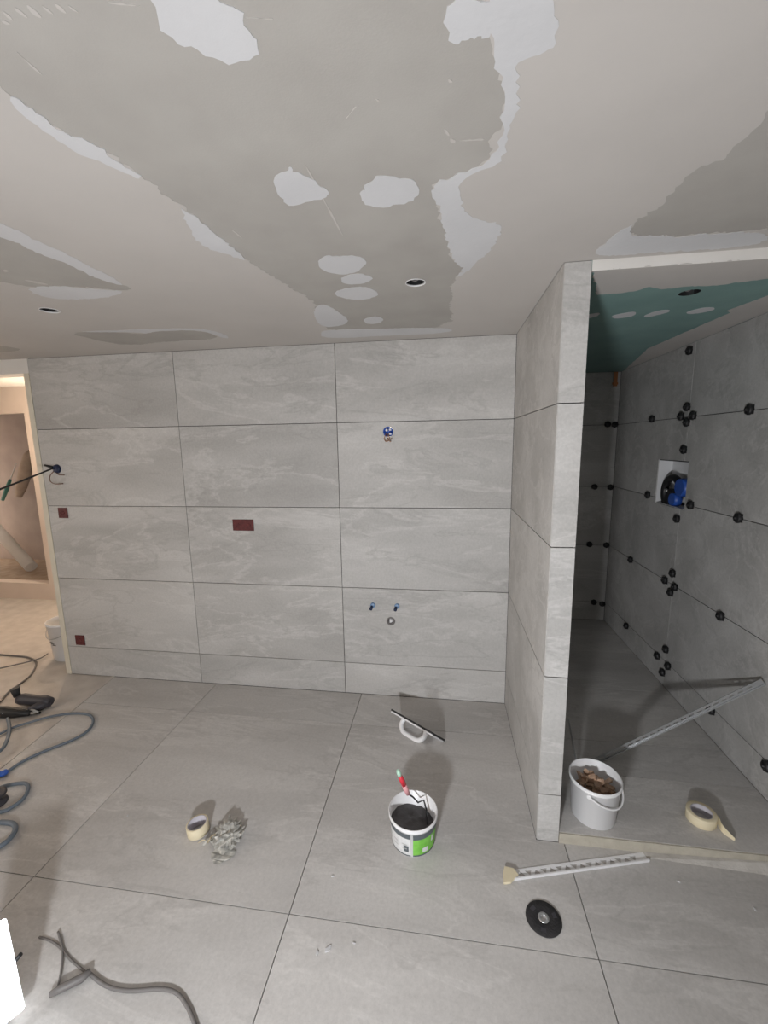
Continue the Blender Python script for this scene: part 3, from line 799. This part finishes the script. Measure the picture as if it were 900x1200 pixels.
# masking tape rolls
def tape_roll(name, label, loc, rot, r, ri, w, loose):
    t = thing(name, label, 'tape roll', loc, rot=rot)
    MB().lathe([(ri + .003, 0), (r - .001, 0), (r, .001), (r, w - .001), (r - .001, w), (ri + .003, w)], seg=48).obj('tape', M_masking, t)
    MB().lathe([(ri, .0005), (ri + .003, .0005), (ri + .003, w - .0005), (ri, w - .0005), (ri, .0005)], seg=48).obj('core', M_cardcore, t)
    if loose:
        m = MB(); vs = []
        for p in smooth_path(loose, 5):
            vs += [(p.x, p.y, 0.002 + max(0, p.z)), (p.x, p.y, max(.004, w - .002 + min(0, p.z)))]
        m.add(vs, [(2*i, 2*i+2, 2*i+3, 2*i+1) for i in range(len(vs)//2 - 1)], True)
        m.obj('loose_end', M_masking, t)
    return t
tape_roll('masking_tape', 'cream masking tape roll with loose end on the shower floor', (3.205, -.935, ZS), (0, 0, 0), .063, .043, .048,
          [(.0631, 0, 0), (.062, -.03, 0), (.058, -.06, -.006), (.07, -.085, -.016), (.088, -.105, -.030)])
tape_roll('masking_tape', 'masking tape roll lying beside the crumpled tape on the room floor', (.745, -1.262, 0), (0, math.radians(-6), 0), .052, .042, .05, None).location.z = .0055
def crumple(name, label, loc, s, seed, flat=.6, mat=M_crumple, sub=4, cat='crumpled tape'):
    bm = bmesh.new(); bmesh.ops.create_icosphere(bm, subdivisions=sub, radius=1)
    for v in bm.verts:
        p = v.co.copy(); k = 0
        for q, f in ((1.6, .30), (3.7, .24), (8, .26)):
            k += f * (abs(noise.noise(p*q + Vector((seed, 0, 0)))) * 2 - .5)
        p *= 1 + k
        v.co = Vector((p.x*s[0], p.y*s[1], max(0, (p.z + .75)*s[2]*flat)))
    me = bpy.data.meshes.new(name); bm.to_mesh(me); bm.free(); me.materials.append(mat)
    o = bpy.data.objects.new(name, me); COL.objects.link(o); o.location = loc
    return tag(o, label, cat) if label else o
c = W(266, 979, 2, .02)
wad = crumple('crumpled_tape', 'crumpled wad of used masking tape beside the tape roll', (c.x, c.y, 0), (.066, .085, .05), 4.0)
rn = random.Random(11)
for k in range(3):
    a = rn.random()*6.283; r = .02 + rn.random()*.03; x, y = r*math.cos(a), r*1.3*math.sin(a) - .02
    L = .05 + rn.random()*.05; pth = [Vector((x + L*(q/5)*math.cos(a+1), y + L*(q/5)*math.sin(a+1), .01 + .035*abs(math.sin(q*1.1 + k)))) for q in range(6)]
    vs = []
    for q, pnt in enumerate(pth):
        w = Vector((-math.sin(a+q*.4), math.cos(a+q*.4), .4))*.013
        vs += [pnt - w*.4, pnt + w]
    vs = [(v.x, v.y, max(.001, v.z)) for v in vs]
    MB().add(vs, [(2*i, 2*i+2, 2*i+3, 2*i+1) for i in range(5)]).obj('tape_strip', M_masking if k % 3 == 0 else M_crumple, wad)
c = W(262, 1001, 2, 0)
flatp = MB().prism(jag([(-.06,-.01),(-.02,-.05),(.01,-.055),(.02,-.03),(.05,-.02),(.055,.02),(.0,.045),(-.045,.03)], .012, .012, 5), [], lambda a, b, d: (a, b, d + .004*abs(math.sin(60*a + 40*b))), .001, .003).obj('tape_scrap', M_crumple)
flatp.location = (c.x, c.y, 0); tag(flatp, 'flat crinkled scrap of tape in front of the crumpled wad', 'tape scrap')

# cutting disc
c = W(637, 1076, 2, .004)
dt = thing('grinding_disc', 'black round grinding disc with steel hub lying on a floor tile', 'disc', (c.x, c.y, 0))
MB().lathe([(.012, .001), (.068, .001), (.0695, .003), (.068, .0055), (.034, .0075), (.026, .005), (.012, .005), (.012, .001)], seg=48).obj('abrasive', M_disc, dt)
MB().lathe([(.0095, .0015), (.021, .0055), (.0215, .0075), (.012, .0075), (.0095, .004), (.0095, .0015)], seg=28).obj('hub', M_steel, dt)
for k in range(3):
    a = 2.1*k + .3
    MB().prism([(r_*math.cos(a + s_), r_*math.sin(a + s_)) for r_, s_ in ((.04, -.22), (.055, -.2), (.056, .2), (.041, .22))], [], FZ(.0072), 0, .0004).obj('print_mark', M_darkgrey, dt)

# grout float resting on its handle
BL, BR = Vector((1.668, -.252, .002)), Vector((1.958, -.462, .002))
e1 = (BR - BL).normalized(); C0 = (BL + BR) / 2
vd = (CAM - C0).normalized(); e2 = (vd - e1 * vd.dot(e1)).normalized(); e3 = e1.cross(e2)
if e3.z > 0: e3 = -e3
FLn, FWd = (BR - BL).length, .165
ft = thing('grout_float', 'white handled grout float propped on its edge near the tiled wall', 'float', BL)
fr = lambda a, b, d: tuple(e1*a + e2*b + e3*d)
MB().prism(rect(0, 0, FLn, FWd), [], fr, -.013, -.001).obj('rubber_pad', M_blackrub, ft)
MB().prism(rect(.004, .003, FLn - .004, FWd - .003), [], fr, -.001, .008).obj('plate', M_whiteplastic, ft)
hx0, hx1, hy = FLn*.20, FLn*.72, FWd*.5
hgt = .074
path = smooth_path([fr(hx0, hy, .004), fr(hx0 - .004, hy, .04), fr(hx0 + .03, hy, hgt), fr((hx0+hx1)/2, hy, hgt + .004), fr(hx1 - .03, hy, hgt), fr(hx1 + .004, hy, .04), fr(hx1, hy, .004)], 6)
MB().tube(path, .0155, 12).obj('handle', M_whiteplastic, ft)

# small plaster chips
rn = random.Random(5)
for k, (u, v, s) in enumerate([(385,1113,.016),(372,1117,.010),(150,956,.007),(795,1033,.009),(885,1066,.007),(860,1006,.010),(390,1027,.006),(415,1106,.005)]):
    p = W(u, v, 2, 0); 
    o = MB().prism(jag([(-s,-s*.4),(s*.6,-s*.5),(s,.1*s),(-.2*s,s*.5)], s*.15, s*.5, k), [], FZ(0), .0003, .004).obj('plaster_chip', M_fresh)
    o.location = (p.x, p.y, 0); o.rotation_euler.z = rn.random()*6.28
    tag(o, 'tiny white plaster chip lying on the floor tiles', 'plaster chip', 'plaster chips on the floor')

# ================================================================== left side: grinder, hoses, cables, lamp
gz = -.006
def fpath(px, z): return [W(u, v, 2, z) for u, v in px]
gr_p = W(25, 832, 2, 0)
ag = thing('angle_grinder', 'dark grey angle grinder lying by the doorway with its knob handle up', 'power tool', (gr_p.x, gr_p.y, gz))
a0, a1 = W(22, 819, 2, .05) - ag.location, W(60, 822, 2, .04) - ag.location
MB().tube([a0 + (a1-a0)*k for k in (0, .12, .5, .8, 1)], [.034, .042, .038, .040, .030], 14).obj('body', M_darkgrey, ag)
MB().cyl(a0 + Vector((-.01, .0, .02)), a0 + Vector((-.02, .0, .085)), .022, .030, 14).obj('knob', M_blackrub, ag)
g0, g1 = W(-6, 834, 2, .035) - ag.location, W(36, 836, 2, .02) - ag.location
MB().tube([g0.lerp(g1, k) for k in (0, .3, .6, 1)], [.038, .040, .033, .016], 14).obj('handle', M_black, ag)
for k in range(4):
    q = g0.lerp(g1, .08 + .09*k); MB().box(q + Vector((.0, -.033, .012)), (.012, .006, .010)).obj('vent', M_whiteplastic, ag)
MB().tube([a1 + Vector((-.005, 0, -.01)), a1 + Vector((-.06, -.05, -.014)), a1 + Vector((-.10, -.09, -.018))], [.026, .030, .022], 12).obj('gear_head', M_darkgrey, ag)
MB().tube([g1 + Vector((.0, .0, .0)), g1 + Vector((.06, .01, 0)), a1 + Vector((-.10, -.085, -.016))], .012, 10).obj('guard_arm', M_greyplastic, ag)

def hose(name, label, px, r, mat, cat='hose', z=0.0, group=None):
    pts = smooth_path(fpath(px, z + r), 6)
    o = MB().tube([p for p in pts], r, 10).obj(name, mat)
    return tag(o, label, cat, group)
hose('hose_loop', 'blue grey hose in a wide loop on the floor below the angle grinder', [(-30,925),(-8,913),(10,903),(25,893),(50,881),(85,867),(103,856),(109,845),(104,837.5),(85,836),(58,840),(30,848),(12,854),(-15,868)], .0085, M_hose)
hose('hose_loop', 'blue grey hose end hanging down from the angle grinder to the floor', [(9,842),(11,854),(8,868),(0,880),(-20,893)], .011, M_hose, z=.018)
hose('hose_loop', 'blue grey hose in a small squarish loop on the floor', [(-30,937),(-5,925),(12,919.5),(29,918),(33,924),(27,936),(15,945),(2,951),(-25,954)], .010, M_hose)
hose('hose_loop', 'blue grey hose in the loop farthest from the angle grinder', [(-30,970),(-5,964),(14,965),(18,972),(10,984),(-4,994),(-30,1006)], .012, M_hose)
o = MB().tube(smooth_path([W(-14,905,2,.02), W(2,907,2,.02), W(7,904,2,.02)], 4), [.016]*9, 10).obj('hose_connector', M_blue); tag(o, 'bright blue hose connector on the floor by the hoses', 'connector')
p = W(1, 937, 2, .03)
rr_ = thing('cable_reel', 'small dark round reel beside the hoses on the floor', 'reel', (p.x - .04, p.y, 0))
MB().lathe([(.02, .0), (.055, .0), (.055, .008), (.03, .012), (.03, .045), (.055, .049), (.055, .057), (.02, .057), (.02, 0)], seg=28).obj('spool', M_darkgrey, rr_)
MB().lathe([(.0, .0575), (.012, .0575), (.012, .061), (0, .061)], seg=16).obj('hub', M_galv, rr_)
hose('power_cable', 'grey cable curling from the hall floor towards the angle grinder', [(-25,764),(0,767),(18,768.5),(32,770),(41,774),(42,780),(36,791),(24,801),(10,811),(0,822),(-20,838)], .008, M_greywire, 'cable', gz)
hose('power_cable', 'thin grey cable running across the hall floor to the white bucket', [(-30,788),(0,783),(18,779),(35,775),(48,771),(56,766)], .006, M_greywire, 'cable', gz + .018)
cab = hose('lamp_cable', 'dark grey rubber cable curving away from the bright lamp on the floor tiles', [(104,1140),(124,1155),(150,1161),(188,1159),(207,1164),(219,1179),(228,1200),(233,1222),(236,1260)], .0065, M_greywire, 'cable')
o = MB().tube([W(106,1138,2,.014), W(96,1146,2,.014), W(70,1159,2,.014), W(58,1166,2,.014)], [.010, .014, .013, .009], 12).obj('cable_plug', M_greywire); tag(o, 'grey cable plug lying at the end of the dark cable', 'plug')
hose('thin_wire', 'thin wire curving on the floor by the cable plug', [(100,1139),(84,1126),(72,1112),(60,1103),(46,1098)], .004, M_greywire, 'wire')
hose('thin_wire', 'thin wire bending down to the floor beside the bright lamp', [(68,1156),(72,1135),(73,1112),(68,1092)], .004, M_greywire, 'wire', .003)
# bright floor lamp at the frame's edge
lp = W(-16, 1152, 2, .16)
lt = thing('floor_lamp', 'glowing white work lamp standing on the floor tiles', 'work lamp', (lp.x, lp.y, 0))
tc_ = (CAM - lp); tc_.z = 0; tc_.normalize()
face = (Vector((tc_.x, tc_.y, .35))).normalized()
q = face.to_track_quat('Y', 'Z').to_matrix()
MB().bevbox((0, 0, .175), (.128, .05, .27), .012, q).obj('housing', M_darkgrey, lt)
MB().bevbox(Vector((0, 0, .175)) + face*.027, (.146, .014, .30), .012, q).obj('lamp_glass', M_glow, lt)
MB().tube([q @ Vector((-.09, 0, 0)) + Vector((0, 0, .175)), Vector((-.09, -.02, .008)), Vector((.09, -.02, .008)), q @ Vector((.09, 0, 0)) + Vector((0, 0, .175))], .007, 8).obj('stand', M_black, lt)

# ---- hall things
hbk = thing('hall_bucket', 'white plastic bucket half hidden behind the doorway edge', 'bucket', (-1.50, .30, gz))
MB().lathe(bucket_shell(.155, .125, .36, .004, .008), seg=36).obj('tub', M_whiteplastic, hbk)
hpn = [Vector((.16*math.cos(a), .16*math.sin(a), .30 - .07*math.sin(math.pi*k/12))) for k, a in enumerate([math.radians(-170 + 11*j) for j in range(13)])]
MB().tube(hpn, .004, 6).obj('handle', M_galv, hbk)
for k in range(3):
    a = -1.9 + .12*k
    MB().box((.139*math.cos(a), .139*math.sin(a), .19 - .012*k), (.012, .03, .006), Matrix.Rotation(a, 3, 'Z')).obj('print_mark', M_greywire, hbk)
ta, tb = W(-6, 618, 1, YH + .75), W(38, 674, 1, YH + .45)
tb.z = nz0 - .02 + .085
tag(MB().cyl(tb, ta + (ta - tb)*.3, .075, seg=24).obj('cardboard_tube', M_plaster), 'thick pale tube leaning in the alcove beyond the doorway', 'tube')
ta, tb = W(22, 582, 1, YH + .95), W(36, 528, 1, YH + .98)
hz = thing('rolled_bag', 'tan rolled bag hanging in the alcove beyond the doorway', 'bag', ta)
MB().tube([Vector((0, 0, 0)), (tb - ta)*.2, (tb - ta)*.6, (tb - ta)*.9, tb - ta], [.04, .07, .085, .07, .03], 14).obj('bag', M_tan, hz)
MB().tube([tb - ta, (tb - ta) + Vector((0, .03, .12))], .01, 8).obj('strap', M_tan, hz)
ta, tb = W(3, 586, 1, YH + .9), W(12, 562, 1, YH + .9)
gh = thing('scraper', 'green handled scraper hanging in the alcove beyond the doorway', 'scraper', ta)
MB().tube([Vector(), (tb - ta)*.5, tb - ta], [.022, .028, .02], 10).obj('handle', new_mat('teal_plastic', (.05, .20, .17), .5), gh)
MB().cyl(tb - ta, (tb - ta)*1.8, .008, seg=8).obj('shaft', M_steel, gh)
